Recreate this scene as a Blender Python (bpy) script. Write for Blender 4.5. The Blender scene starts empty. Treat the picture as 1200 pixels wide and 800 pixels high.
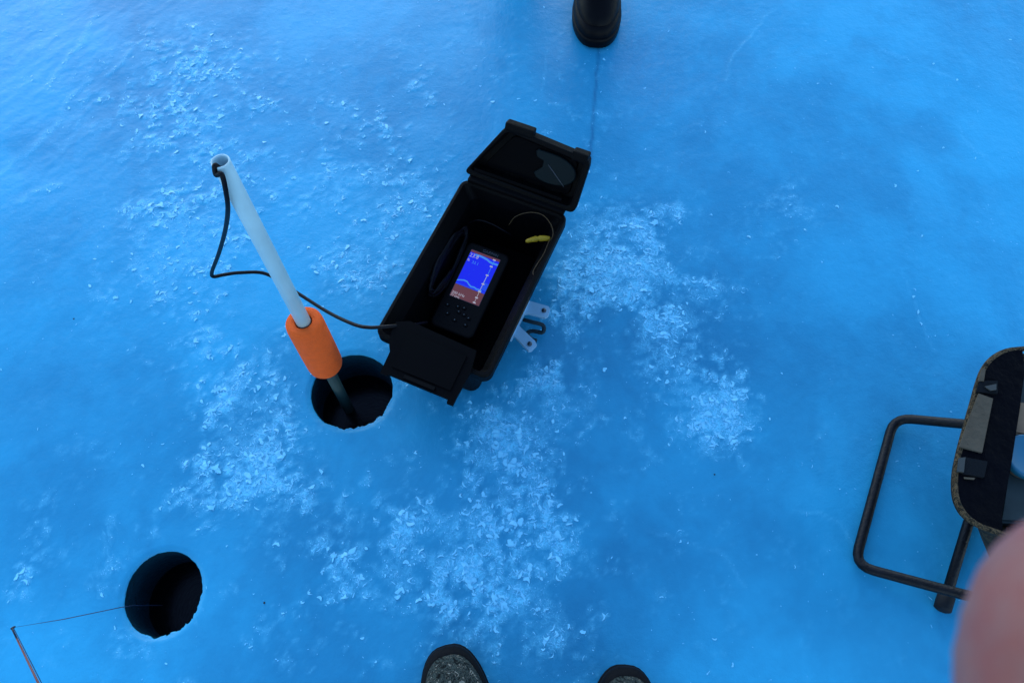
import bpy, bmesh, math, random
import numpy as np
from mathutils import Vector, Matrix

random.seed(7)
rng = np.random.default_rng(11)
S = bpy.context.scene
COL = S.collection
R = math.radians

# ------------------------------------------------------------------ camera
FPX, TILT, CAMH = 890.0, R(26.0), 1.5            # focal length in 1200-px widths, tilt from straight down, height
cd = bpy.data.cameras.new('camera'); cam = bpy.data.objects.new('camera', cd); COL.objects.link(cam)
cam.location = (0, 0, CAMH); cam.rotation_euler = (TILT, 0, 0)
cd.sensor_width = 36.0; cd.lens = 36.0 * FPX / 1200.0
cd.clip_start = 0.01; cd.clip_end = 2000
S.cycles.max_bounces = 6; S.cycles.diffuse_bounces = 3; S.cycles.glossy_bounces = 3
cd.dof.use_dof = True; cd.dof.focus_distance = 1.55; cd.dof.aperture_fstop = 28
S.camera = cam
S.render.resolution_x, S.render.resolution_y = 1024, 682

# ------------------------------------------------------------------ sky, sun, exposure (blue dusk, no hard shadows)
SUN_EL, SUN_ROT = R(20), R(-18)
W = bpy.data.worlds.new('World'); S.world = W; W.use_nodes = True
nt = W.node_tree; nt.nodes.clear()
sky = nt.nodes.new('ShaderNodeTexSky'); sky.sky_type = 'NISHITA'; sky.sun_disc = False
sky.sun_elevation = SUN_EL; sky.sun_rotation = SUN_ROT; sky.altitude = 300
sky.air_density = 1.3; sky.dust_density = 0.0; sky.ozone_density = 3.2
bgn = nt.nodes.new('ShaderNodeBackground'); bgn.inputs['Strength'].default_value = 0.15
wo = nt.nodes.new('ShaderNodeOutputWorld')
nt.links.new(sky.outputs[0], bgn.inputs[0]); nt.links.new(bgn.outputs[0], wo.inputs[0])
sd = bpy.data.lights.new('sun', 'SUN'); sd.energy = 0.5; sd.angle = R(60); sd.color = (1.0, 0.97, 0.93)
sun = bpy.data.objects.new('sun', sd); COL.objects.link(sun)
_d = Vector((math.sin(SUN_ROT) * math.cos(SUN_EL), math.cos(SUN_ROT) * math.cos(SUN_EL), math.sin(SUN_EL)))
sun.rotation_euler = (-_d).to_track_quat('-Z', 'Y').to_euler(); sun.location = _d * 20
vs = S.view_settings; vs.view_transform = 'Standard'; vs.look = 'None'; vs.gamma = 1; vs.use_curve_mapping = False
vs.exposure = 1.52

# ------------------------------------------------------------------ helpers
def at(u, v, z=0.0):
    """point at height z that lies in direction (u, v) of the 1200x800 photograph"""
    r = (u - 600) / FPX; d = (v - 400) / FPX
    c, s = math.cos(TILT), math.sin(TILT)
    k = (CAMH - z) / (c + d * s)
    return Vector((r * k, (s - d * c) * k, z))

def srgb(r, g, b):
    f = lambda c: (c / 255 / 12.92) if c / 255 <= .04045 else ((c / 255 + .055) / 1.055) ** 2.4
    return (f(r), f(g), f(b), 1)

def link(o, parent=None):
    COL.objects.link(o)
    if parent is not None:
        o.parent = parent
    return o

def mesh_obj(name, verts, faces, mat=None, parent=None, smooth=True):
    me = bpy.data.meshes.new(name); me.from_pydata([tuple(v) for v in verts], [], faces); me.update()
    return finish(name, me, mat, parent, smooth)

def finish(name, me, mat=None, parent=None, smooth=True):
    if mat is not None: me.materials.append(mat)
    me.polygons.foreach_set('use_smooth', [smooth] * len(me.polygons))
    return link(bpy.data.objects.new(name, me), parent)

def bm_obj(name, bm, mat=None, parent=None, smooth=False):
    bmesh.ops.recalc_face_normals(bm, faces=bm.faces)
    me = bpy.data.meshes.new(name); bm.to_mesh(me); bm.free()
    return finish(name, me, mat, parent, smooth)

def empty(name, loc=(0, 0, 0), rz=0.0):
    o = bpy.data.objects.new(name, None); o.empty_display_size = .05
    o.location = loc; o.rotation_euler = (0, 0, rz); return link(o)

def tag(o, label=None, cat=None, group=None, kind=None):
    if label: o['label'] = label
    if cat: o['category'] = cat
    if group: o['group'] = group
    if kind: o['kind'] = kind
    return o

def catmull(pts, n=8):
    p = [Vector(q) for q in pts]; p = [2 * p[0] - p[1]] + p + [2 * p[-1] - p[-2]]
    out = []
    for i in range(1, len(p) - 2):
        a, b, c, d = p[i - 1], p[i], p[i + 1], p[i + 2]
        for k in range(n):
            t = k / n
            out.append(.5 * ((2 * b) + (c - a) * t + (2 * a - 5 * b + 4 * c - d) * t * t + (-a + 3 * b - 3 * c + d) * t ** 3))
    out.append(p[-2]); return out

def tube_data(path, rad, seg=10, cap=True, closed=False):
    path = [Vector(p) for p in path]; n = len(path)
    rr = rad if hasattr(rad, '__len__') else [rad] * n
    V, F = [], []
    tan = []
    for i in range(n):
        a = path[(i - 1) % n] if (closed or i > 0) else path[i]
        b = path[(i + 1) % n] if (closed or i < n - 1) else path[i]
        tan.append((b - a).normalized())
    up = Vector((0, 0, 1)) if abs(tan[0].z) < .9 else Vector((1, 0, 0))
    nrm = (up - tan[0] * up.dot(tan[0])).normalized()
    for i in range(n):
        nrm = (nrm - tan[i] * nrm.dot(tan[i])).normalized(); bi = tan[i].cross(nrm)
        for k in range(seg):
            a = 2 * math.pi * k / seg
            V.append(path[i] + (nrm * math.cos(a) + bi * math.sin(a)) * rr[i])
    for i in range(n if closed else n - 1):
        j = (i + 1) % n
        for k in range(seg):
            k2 = (k + 1) % seg
            F.append((i * seg + k, i * seg + k2, j * seg + k2, j * seg + k))
    if cap and not closed:
        F.append(tuple(range(seg))[::-1]); F.append(tuple((n - 1) * seg + k for k in range(seg)))
    return V, F

def tube(name, path, rad, mat, parent=None, seg=10, cap=True, closed=False):
    V, F = tube_data(path, rad, seg, cap, closed)
    return mesh_obj(name, V, F, mat, parent)

def box(name, c, size, mat, parent=None, bevel=0.0, rot=None, seg=2):
    bm = bmesh.new(); bmesh.ops.create_cube(bm, size=1)
    bmesh.ops.scale(bm, vec=size, verts=bm.verts)
    if bevel: bmesh.ops.bevel(bm, geom=bm.edges[:], offset=bevel, segments=seg, affect='EDGES', profile=.6)
    if rot is not None: bmesh.ops.rotate(bm, cent=(0, 0, 0), matrix=rot, verts=bm.verts)
    bmesh.ops.translate(bm, vec=c, verts=bm.verts)
    return bm_obj(name, bm, mat, parent)

def prism(name, pts, z0, z1, mat, parent=None, bevel=0.0, smooth=False):
    """outline in the local xy plane, extruded z0..z1"""
    bm = bmesh.new()
    f = bm.faces.new([bm.verts.new((x, y, z0)) for x, y in pts])
    ex = bmesh.ops.extrude_face_region(bm, geom=[f])
    bmesh.ops.translate(bm, vec=(0, 0, z1 - z0), verts=[g for g in ex['geom'] if isinstance(g, bmesh.types.BMVert)])
    if bevel: bmesh.ops.bevel(bm, geom=bm.edges[:], offset=bevel, segments=2, affect='EDGES')
    return bm_obj(name, bm, mat, parent, smooth)

def lathe_data(prof, seg=40):
    V, F = [], []
    n = len(prof)
    for r, z in prof:
        for k in range(seg):
            a = 2 * math.pi * k / seg; V.append((r * math.cos(a), r * math.sin(a), z))
    for i in range(n - 1):
        for k in range(seg):
            k2 = (k + 1) % seg; F.append((i * seg + k, i * seg + k2, (i + 1) * seg + k2, (i + 1) * seg + k))
    return V, F

# ------------------------------------------------------------------ numpy noise
_T = rng.random((16, 256, 256))
def vnoise(x, y, k=0):
    t = _T[k % 16]; xi = np.floor(x).astype(int); yi = np.floor(y).astype(int)
    fx = x - xi; fy = y - yi; fx = fx * fx * fx * (fx * (fx * 6 - 15) + 10); fy = fy * fy * fy * (fy * (fy * 6 - 15) + 10)
    a = t[xi & 255, yi & 255]; b = t[(xi + 1) & 255, yi & 255]; c = t[xi & 255, (yi + 1) & 255]; d = t[(xi + 1) & 255, (yi + 1) & 255]
    return (a * (1 - fx) + b * fx) * (1 - fy) + (c * (1 - fx) + d * fx) * fy

def fbm(x, y, oct=4, k=0, gain=.55):
    s = 0; a = 1; n = 0; c_, s_ = math.cos(.6), math.sin(.6)
    for i in range(oct):
        s = s + a * vnoise(x, y, k + i); n += a; a *= gain
        x, y = (x * c_ - y * s_) * 2.03 + 17.3, (x * s_ + y * c_) * 2.03 + 5.1
    return s / n

def sstep(a, b, x):
    t = np.clip((x - a) / (b - a), 0, 1); return t * t * (3 - 2 * t)

# ------------------------------------------------------------------ materials
def mat(name, col, rough=.5, spec=.5, metal=0, bump=None, var=None, coat=0.0):
    m = bpy.data.materials.new(name); m.use_nodes = True
    n = m.node_tree; p = n.nodes['Principled BSDF']
    p.inputs['Base Color'].default_value = col if len(col) == 4 else (*col, 1)
    p.inputs['Roughness'].default_value = rough; p.inputs['Specular IOR Level'].default_value = spec
    p.inputs['Metallic'].default_value = metal; p.inputs['Coat Weight'].default_value = coat
    tc = n.nodes.new('ShaderNodeTexCoord')
    if var:                                       # (scale, amount): mottled wear in colour and gloss
        no = n.nodes.new('ShaderNodeTexNoise'); no.inputs['Scale'].default_value = var[0]; no.inputs['Detail'].default_value = 5
        n.links.new(tc.outputs['Object'], no.inputs['Vector'])
        mx = n.nodes.new('ShaderNodeMix'); mx.data_type = 'RGBA'
        c = p.inputs['Base Color'].default_value
        mx.inputs['A'].default_value = tuple(max(0, x * (1 - var[1])) for x in c[:3]) + (1,)
        mx.inputs['B'].default_value = tuple(min(1, x * (1 + var[1])) for x in c[:3]) + (1,)
        n.links.new(no.outputs['Fac'], mx.inputs['Factor']); n.links.new(mx.outputs['Result'], p.inputs['Base Color'])
        mr = n.nodes.new('ShaderNodeMapRange'); mr.inputs['To Min'].default_value = max(.03, rough - .12); mr.inputs['To Max'].default_value = min(1, rough + .12)
        n.links.new(no.outputs['Fac'], mr.inputs['Value']); n.links.new(mr.outputs['Result'], p.inputs['Roughness'])
    if bump:                                      # (scale, distance)
        nb = n.nodes.new('ShaderNodeTexNoise'); nb.inputs['Scale'].default_value = bump[0]; nb.inputs['Detail'].default_value = 4
        n.links.new(tc.outputs['Object'], nb.inputs['Vector'])
        bp = n.nodes.new('ShaderNodeBump'); bp.inputs['Distance'].default_value = bump[1]; bp.inputs['Strength'].default_value = .8
        n.links.new(nb.outputs['Fac'], bp.inputs['Height']); n.links.new(bp.outputs['Normal'], p.inputs['Normal'])
    return m

def camo(name, cols, scale, rough=.9, fine=0.0):
    m = mat(name, (.1, .1, .1), rough, .2); n = m.node_tree; p = n.nodes['Principled BSDF']
    tc = n.nodes.new('ShaderNodeTexCoord'); no = n.nodes.new('ShaderNodeTexNoise')
    no.inputs['Scale'].default_value = scale; no.inputs['Detail'].default_value = 6; no.inputs['Roughness'].default_value = .7; no.inputs['Distortion'].default_value = .8
    cr = n.nodes.new('ShaderNodeValToRGB'); cr.color_ramp.interpolation = 'CONSTANT'
    e = cr.color_ramp.elements; pos = np.linspace(.40, .58, len(cols) - 1)
    e[0].position = 0; e[0].color = (*cols[0], 1); e[1].position = float(pos[0]); e[1].color = (*cols[1], 1)
    for i in range(2, len(cols)):
        q = e.new(float(pos[i - 1])); q.color = (*cols[i], 1)
    n.links.new(tc.outputs['Object'], no.inputs['Vector']); n.links.new(no.outputs['Fac'], cr.inputs['Fac']); n.links.new(cr.outputs['Color'], p.inputs['Base Color'])
    nb = n.nodes.new('ShaderNodeTexNoise'); nb.inputs['Scale'].default_value = 500
    bp = n.nodes.new('ShaderNodeBump'); bp.inputs['Distance'].default_value = .002
    n.links.new(tc.outputs['Object'], nb.inputs['Vector']); n.links.new(nb.outputs['Fac'], bp.inputs['Height']); n.links.new(bp.outputs['Normal'], p.inputs['Normal'])
    return m

def emit(name, col, st):
    m = bpy.data.materials.new(name); m.use_nodes = True; n = m.node_tree; p = n.nodes['Principled BSDF']
    p.inputs['Base Color'].default_value = (.01, .01, .012, 1); p.inputs['Roughness'].default_value = .2
    p.inputs['Emission Color'].default_value = (*col, 1); p.inputs['Emission Strength'].default_value = st
    return m

M = {}
M['case'] = mat('black_polypropylene', (.0012, .0013, .0020), .55, .08, bump=(900, .0006), var=(14, .35))
M['case_in'] = mat('black_moulded_plastic', (.0007, .0008, .0016), .7, .06, var=(18, .3))
M['teal_plastic'] = mat('dark_teal_plastic', (.0022, .0075, .0105), .55, .12, var=(25, .25))
M['loop'] = mat('dull_blue_grey_strap', (.006, .022, .035), .7, .2)
M['foam'] = mat('black_foam', (.001, .001, .0015), .95, .05, bump=(300, .002))
M['rubber'] = mat('black_cable_rubber', (.0025, .0025, .005), .5, .15)
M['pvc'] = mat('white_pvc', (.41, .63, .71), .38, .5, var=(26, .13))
M['shaft'] = mat('dimmed_lower_pipe', (.012, .040, .042), .5, .3, var=(30, .3))  # pipe colour with the dimness below the float put in
M['orange'] = mat('orange_closed_foam', (.95, .115, .014), .8, .25, bump=(420, .003), var=(90, .22))
M['alu'] = mat('light_anodised_bracket', (.24, .46, .66), .35, .5, metal=.15, var=(40, .08))
M['bolt'] = mat('dark_bolt', (.03, .05, .08), .4, .5, metal=.5)
M['yellow'] = mat('yellow_plastic', (.34, .21, .008), .5, .3, var=(80, .15))
M['markp'] = mat('button_print', (.16, .2, .22), .6, .2)
M['wire'] = mat('yellow_wire', (.06, .03, .006), .5, .4)
M['device'] = mat('device_shell', (.0012, .0012, .0022), .5, .10, var=(40, .3))
M['print'] = mat('grey_print', (.06, .07, .09), .6, .3)
M['tube'] = mat('black_painted_steel', (.003, .0036, .0065), .42, .2, var=(45, .8), bump=(160, .0016))
M['tubefoot'] = mat('rubber_foot', (.005, .008, .013), .7, .2)
M['camo_bag'] = camo('reed_camouflage_fabric', [(.004, .005, .004), (.020, .018, .011), (.008, .011, .009), (.05, .040, .022), (.012, .010, .007)], 45)
M['camo_edge'] = camo('camouflage_binding', [(.004, .004, .004), (.03, .022, .012), (.11, .075, .04), (.008, .009, .007), (.07, .045, .022)], 90)
M['camo_boot'] = camo('camouflage_boot_cloth', [(.0015, .002, .002), (.006, .010, .010), (.045, .060, .054), (.002, .003, .003), (.20, .20, .17)], 100)
M['cloth'] = mat('black_lining', (.0012, .0015, .0034), .92, .06, bump=(38, .012), var=(9, .5))
M['velcro'] = mat('grey_tan_hook_tape', (.085, .070, .052), .95, .1, bump=(70, .006), var=(45, .35))
M['web'] = mat('black_webbing', (.004, .006, .009), .85, .1, bump=(500, .001))
M['buckle'] = mat('grey_buckle', (.035, .038, .036), .5, .4)
M['tray'] = mat('grey_green_tray', (.022, .036, .040), .6, .2, var=(30, .6))
M['tub'] = mat('tan_package', (.21, .13, .075), .6, .35, var=(35, .5))
M['bluelid'] = mat('teal_blue_lid', (.003, .105, .20), .45, .4, var=(16, .12))
M['boot_rubber'] = mat('black_rubber_boot', (.0012, .0012, .0025), .48, .10, bump=(60, .0012), var=(20, .4))
M['sole'] = mat('black_sole', (.003, .0035, .005), .75, .12, bump=(200, .001))
M['jacket'] = camo('dark_camouflage_jacket', [(.012, .014, .012), (.04, .045, .03), (.02, .026, .02), (.07, .06, .04), (.03, .028, .02)], 9)
M['trousers'] = mat('black_snow_trousers', (.012, .013, .017), .8, .3, bump=(60, .003))
M['rod'] = mat('red_brown_rod_blank', (.16, .035, .03), .35, .5)
M['rodtip'] = mat('dark_rod_tip', (.01, .012, .03), .35, .5)
M['cork'] = mat('cork', (.36, .22, .12), .85, .2, bump=(200, .001), var=(60, .3))
M['line'] = mat('fishing_line', (.012, .03, .08), .4, .5)
M['speck'] = mat('dark_dirt', (.02, .016, .012), .9, .2)

def skin_mat():
    m = mat('skin', (.50, .25, .19), .5, .4); n = m.node_tree; p = n.nodes['Principled BSDF']
    tc = n.nodes.new('ShaderNodeTexCoord'); no = n.nodes.new('ShaderNodeTexNoise'); no.inputs['Scale'].default_value = 260; no.inputs['Detail'].default_value = 3
    cr = n.nodes.new('ShaderNodeValToRGB'); cr.color_ramp.elements[0].position = .38; cr.color_ramp.elements[0].color = (.25, .118, .098, 1)
    cr.color_ramp.elements[1].position = .68; cr.color_ramp.elements[1].color = (.26, .080, .06, 1)
    n.links.new(tc.outputs['Object'], no.inputs['Vector']); n.links.new(no.outputs['Fac'], cr.inputs['Fac']); n.links.new(cr.outputs['Color'], p.inputs['Base Color'])
    return m
M['skin'] = skin_mat()

def ice_mat():
    m = bpy.data.materials.new('lake_ice'); m.use_nodes = True; n = m.node_tree; p = n.nodes['Principled BSDF']
    N = n.nodes.new; L = n.links.new
    tc = N('ShaderNodeTexCoord')
    at_ = N('ShaderNodeAttribute'); at_.attribute_name = 'frost'
    # cloudy depth of the clear ice, with shade painted into the middle
    cl = N('ShaderNodeAttribute'); cl.attribute_name = 'cloud_and_shade'
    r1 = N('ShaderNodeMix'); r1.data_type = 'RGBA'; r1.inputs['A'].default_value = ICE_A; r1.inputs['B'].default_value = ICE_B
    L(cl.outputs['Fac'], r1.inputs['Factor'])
    # leafy plates of frost: warped cells, each plate of its own whiteness, with bright rims
    c2 = N('ShaderNodeTexNoise'); c2.inputs['Scale'].default_value = 38; c2.inputs['Detail'].default_value = 3; c2.inputs['Roughness'].default_value = .6
    L(tc.outputs['Object'], c2.inputs['Vector'])
    wv = N('ShaderNodeVectorMath'); wv.operation = 'MULTIPLY_ADD'; wv.inputs[1].default_value = (.035, .035, 0); L(c2.outputs['Color'], wv.inputs[0]); L(tc.outputs['Object'], wv.inputs[2])
    ve = N('ShaderNodeTexVoronoi'); ve.feature = 'DISTANCE_TO_EDGE'; ve.voronoi_dimensions = '2D'; ve.inputs['Scale'].default_value = 100; L(wv.outputs[0], ve.inputs['Vector'])
    vc = N('ShaderNodeTexVoronoi'); vc.voronoi_dimensions = '2D'; vc.inputs['Scale'].default_value = 100; L(wv.outputs[0], vc.inputs['Vector'])
    rim = N('ShaderNodeMapRange'); rim.inputs['From Min'].default_value = .0; rim.inputs['From Max'].default_value = .16; rim.inputs['To Min'].default_value = 1; rim.inputs['To Max'].default_value = 0
    L(ve.outputs['Distance'], rim.inputs['Value'])
    pw = N('ShaderNodeMath'); pw.operation = 'POWER'; pw.inputs[1].default_value = 2.2; L(vc.outputs['Color'], pw.inputs[0])
    m1 = N('ShaderNodeMath'); m1.operation = 'MULTIPLY'; L(rim.outputs['Result'], m1.inputs[0]); L(c2.outputs['Fac'], m1.inputs[1])
    m2 = N('ShaderNodeMath'); m2.operation = 'MULTIPLY_ADD'; m2.inputs[1].default_value = .55; L(pw.outputs[0], m2.inputs[0]); L(m1.outputs[0], m2.inputs[2])
    m3 = N('ShaderNodeMath'); m3.operation = 'MULTIPLY_ADD'; m3.inputs[1].default_value = .9; m3.inputs[2].default_value = .36; L(m2.outputs[0], m3.inputs[0])
    mr = N('ShaderNodeMath'); mr.operation = 'MULTIPLY'; mr.use_clamp = True; L(m3.outputs[0], mr.inputs[0]); L(at_.outputs['Fac'], mr.inputs[1])
    mx = N('ShaderNodeMix'); mx.data_type = 'RGBA'; mx.inputs['B'].default_value = FROST
    L(mr.outputs[0], mx.inputs['Factor']); L(r1.outputs['Result'], mx.inputs['A']); L(mx.outputs['Result'], p.inputs['Base Color'])
    ro = N('ShaderNodeMapRange'); ro.inputs['To Min'].default_value = .30; ro.inputs['To Max'].default_value = .7
    L(mr.outputs[0], ro.inputs['Value']); L(ro.outputs['Result'], p.inputs['Roughness'])
    p.inputs['IOR'].default_value = 1.31
    # relief: pores everywhere, leafy crust in the frost
    b1 = N('ShaderNodeTexNoise'); b1.inputs['Scale'].default_value = 60; b1.inputs['Detail'].default_value = 4; b1.inputs['Roughness'].default_value = .7
    L(tc.outputs['Object'], b1.inputs['Vector'])
    bp1 = N('ShaderNodeBump'); bp1.inputs['Distance'].default_value = .005; bp1.inputs['Strength'].default_value = .26
    ml = N('ShaderNodeMath'); ml.operation = 'MULTIPLY_ADD'; ml.inputs[2].default_value = 0; L(mr.outputs[0], ml.inputs[0]); ml.inputs[1].default_value = 1.0
    ms = N('ShaderNodeMath'); ms.operation = 'ADD'; L(ml.outputs[0], ms.inputs[0]); L(b1.outputs['Fac'], ms.inputs[1])
    L(ms.outputs[0], bp1.inputs['Height']); L(bp1.outputs['Normal'], p.inputs['Normal'])
    return m
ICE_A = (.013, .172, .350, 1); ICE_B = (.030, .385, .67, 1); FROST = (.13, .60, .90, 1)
M['ice'] = ice_mat()
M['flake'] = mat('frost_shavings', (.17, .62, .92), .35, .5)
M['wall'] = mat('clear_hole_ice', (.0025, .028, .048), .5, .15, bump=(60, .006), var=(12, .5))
M['deep'] = mat('deep_dark_water', (.0005, .001, .002), .6, .1)

def water_mat():
    m = bpy.data.materials.new('lake_water'); m.use_nodes = True; n = m.node_tree; n.nodes.clear()
    o = n.nodes.new('ShaderNodeOutputMaterial'); t = n.nodes.new('ShaderNodeBsdfTransparent'); g = n.nodes.new('ShaderNodeBsdfGlossy')
    t.inputs['Color'].default_value = (.10, .30, .32, 1); g.inputs['Roughness'].default_value = .22; g.inputs['Color'].default_value = (.45, .45, .55, 1)
    fr = n.nodes.new('ShaderNodeFresnel'); fr.inputs['IOR'].default_value = 1.33
    mx = n.nodes.new('ShaderNodeMixShader')
    n.links.new(fr.outputs[0], mx.inputs[0]); n.links.new(t.outputs[0], mx.inputs[1]); n.links.new(g.outputs[0], mx.inputs[2]); n.links.new(mx.outputs[0], o.inputs['Surface'])
    return m
M['water'] = water_mat()

# ------------------------------------------------------------------ lake ice with two drilled holes
# frost patches: (u, v, radius in px, strength), turned into ground positions
FB = [(190,110,60,.50),(230,70,40,.45),(290,40,45,.35),(60,60,60,.32),(20,20,50,.35),(150,50,45,.35),(250,180,40,.40),(200,200,45,.45),(190,255,45,.62),(250,268,40,.68),
      (210,290,50,.60),(225,330,50,.66),(190,340,35,.50),(150,250,30,.35),(120,350,22,.45),(210,420,34,.58),(245,390,30,.45),(265,470,40,.95),(290,520,42,1.0),(265,560,40,.95),(320,580,34,.85),(330,500,42,.75),(300,440,25,.7),
      (440,150,32,.62),(490,102,22,.70),(460,100,18,.5),(400,120,30,.35),(425,200,42,.75),(465,240,45,.9),(440,300,42,.95),(412,340,34,.8),(500,235,30,.85),(385,235,25,.5),(340,150,30,.4),(330,90,35,.35),(395,300,30,.5),
      (600,510,36,1.45),(575,490,20,1.0),(640,480,34,.75),(585,600,38,.85),(620,590,30,.85),(545,620,36,.8),(480,650,40,.9),(500,690,36,.7),(600,690,38,.95),(625,720,32,.9),(400,650,30,.75),(385,690,34,.6),(370,590,34,.55),(440,600,30,.45),(470,580,25,.5),(540,650,40,.6),(570,740,34,.5),(640,620,20,.55),
      (700,290,34,.95),(735,265,28,.85),(670,350,28,.9),(720,330,26,.8),(795,250,15,1.4),(760,300,22,.7),(765,390,20,1.1),(800,400,30,.7),(780,430,26,.6),(865,480,26,.9),(830,510,26,.85),(850,500,30,.7),(845,345,24,.7),(820,330,20,.55),(930,230,20,.7),(945,250,16,.6),(890,235,28,.45),(905,350,20,.5),
      (735,290,40,.55),(760,535,18,.55),(730,555,18,.5),(660,635,18,.55),(670,655,15,.5),(700,665,18,.5),(710,725,18,.5),(660,740,25,.5),(800,620,18,.4),(700,490,20,.45),
      (160,630,28,.65),(120,690,16,.6),(125,650,18,.6),(150,742,24,.65),(180,760,16,.5),(25,665,22,.75),(20,690,20,.75),(85,630,24,.55),(40,625,18,.6),(55,580,16,.4),(285,730,22,.5),(240,650,20,.4),(215,575,14,.6),
      (540,785,18,.45),(640,770,25,.45),(1040,70,8,.5),(1090,120,10,.4),(1175,205,10,.4),(80,290,35,.3),(40,170,30,.3),(660,125,14,.5),(690,200,20,.3),(650,440,30,.5),(690,430,22,.45),(980,440,16,.35),(960,510,16,.35)]
BL = []
FB += [(680,270,26,.7),(715,300,40,.75),(755,270,30,.6),(690,330,34,.7),(745,345,30,.6),(770,330,26,.5),(655,375,22,.6),(790,370,30,.55),(775,410,34,.65),(815,440,34,.6),(840,470,34,.7),(870,455,26,.5),(800,480,30,.5),(620,455,30,.7),(660,470,34,.6),(600,545,30,.8),(575,525,26,.9),(615,530,26,.9),(640,560,30,.6),(600,640,36,.3),(560,660,36,.3),(520,610,34,.3),(450,690,34,.4),(655,700,30,.5),(210,60,40,.4),(235,120,40,.5),(265,90,36,.4),(180,160,40,.4),(300,130,40,.4),(280,220,36,.45),(350,210,36,.4),(320,270,30,.4),(100,120,50,.3),(895,300,30,.35),(920,270,26,.4)]
for u, v, r, s in FB:
    q = at(u, v); k = FPX / ((CAMH) / (math.cos(TILT) + (v - 400) / FPX * math.sin(TILT)))
    BL.append((q.x, q.y, r / k * 1.05, s)); BL.append((q.x, q.y, r / k * 2.2, s * .07))
DENSE = [(at(u, v).x, at(u, v).y, r / 550) for u, v, r in ((602, 512, 27), (580, 488, 13), (795, 250, 12), (764, 388, 13), (742, 268, 10), (690, 292, 14), (600, 548, 14), (268, 470, 16), (610, 702, 16), (860, 490, 12))]
STREAKS = [[(-5,208),(40,175),(62,150),(80,120),(105,90)], [(60,100),(90,60),(115,20)], [(128,85),(142,72),(152,58)], [(20,240),(70,215)], [(1032,58),(1075,78),(1120,92)], [(905,12),(870,50),(850,95)], [(1062,330),(1078,372),(1100,410)], [(935,600),(985,610),(1010,640)], [(640,60),(632,110)], [(1120,150),(1165,205)], [(760,620),(840,640),(880,690)]]
SW = [[at(u, v) for u, v in s] for s in STREAKS]
HOLES = [((at(412, 457) + Vector((0, 0, 0))), .0865, .0855), (at(190, 694), .0725, .0775)]

def seg_dist(x, y, pl):
    d = np.full_like(x, 9.0)
    for a, b in zip(pl[:-1], pl[1:]):
        ax, ay, bx, by = a.x, a.y, b.x, b.y; l2 = (bx - ax) ** 2 + (by - ay) ** 2
        t = np.clip(((x - ax) * (bx - ax) + (y - ay) * (by - ay)) / l2, 0, 1)
        d = np.minimum(d, np.hypot(x - ax - t * (bx - ax), y - ay - t * (by - ay)))
    return d

def frost(x, y):
    wx = x + .035 * (fbm(x * 14, y * 14, 3, 2) - .5); wy = y + .035 * (fbm(x * 14 + 9, y * 14, 3, 5) - .5)
    b = np.zeros_like(x)
    for cx, cy, r, s in BL:
        d2 = ((wx - cx) ** 2 + (wy - cy) ** 2) / (r * r)
        mk = d2 < 9
        b[mk] += s * .60 * np.exp(-d2[mk] * .8)
    b = 1.25 * (1 - np.exp(-b))
    n = fbm(x * 24, y * 24, 5, 7, .62)
    n2 = fbm(x * 75, y * 75, 3, 13, .6)
    f = sstep(.42, .66, .55 * n + .45 * n2 + .34 * (b - .55)) * sstep(.05, .6, b)
    f = f * (.45 + .75 * sstep(.38, .62, fbm(x * 9 + 3, y * 9, 3, 10))) * (.55 + .45 * sstep(.3, .95, b))
    f = np.maximum(f, .95 * sstep(.78, 1.02, b) * sstep(.34, .60, .5 * n + .5 * n2))
    for cx, cy, r in DENSE:
        d2 = ((wx - cx) ** 2 + (wy - cy) ** 2) / (r * r); f = np.maximum(f, np.exp(-d2 ** 1.5) * (.75 + .95 * sstep(.3, .7, n2)))
    dust = sstep(.75, .1, np.abs(x + .25) * .8) * sstep(2.1, 1.2, y)
    f = f + (.10 + .30 * dust) * sstep(.50, .70, n) * sstep(.46, .70, n2)
    for pl, wd, am in zip(SW, (.012, .008, .007, .008, .004, .004, .003, .004, .003, .005, .004), (.55, .55, .55, .5, .3, .28, .3, .25, .3, .25, .25)):
        f = np.maximum(f, am * np.exp(-(seg_dist(wx, wy, pl) / wd) ** 2) * (.3 + fbm(x * 40, y * 40, 2, 3)))
    for c, rx, ry in HOLES:                        # melted, wiped smooth next to the holes
        d = np.hypot((x - c.x) / rx, (y - c.y) / ry); f = f * sstep(1.0, 1.35, d)
    return np.clip(f + .10 * (fbm(x * 3, y * 3, 3, 1) - .5), 0, 1.5)

def height(x, y, f=None):
    if f is None: f = frost(x, y)
    h = .010 * (fbm(x * 2.2, y * 2.2, 3, 9) - .5) + .0012 * (fbm(x * 22, y * 22, 3, 4) - .5)
    rid = 1 - np.abs(2 * fbm(x * 55 + 3 * fbm(x * 20, y * 20, 2, 6), y * 55, 3, 12) - 1)
    h = h + f * (.0008 + .0036 * (rid - .6))
    # wind-worked ripples on the far left
    lw = sstep(-.55, -1.25, x) * sstep(.5, 1.3, y)
    rp = x * .64 + y * .77; h = h + lw * .0016 * (fbm(rp * 16 + 1.2 * fbm(x * 9, y * 9, 2, 2), (x * .77 - y * .64) * 60, 4, 8) - .5)
    for c, rx, ry in HOLES:
        d = np.hypot((x - c.x) / rx, (y - c.y) / ry)
        h = h * sstep(1.0, 1.6, d) - .004 * (1 - sstep(1.0, 1.15, d))
    return h

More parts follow.
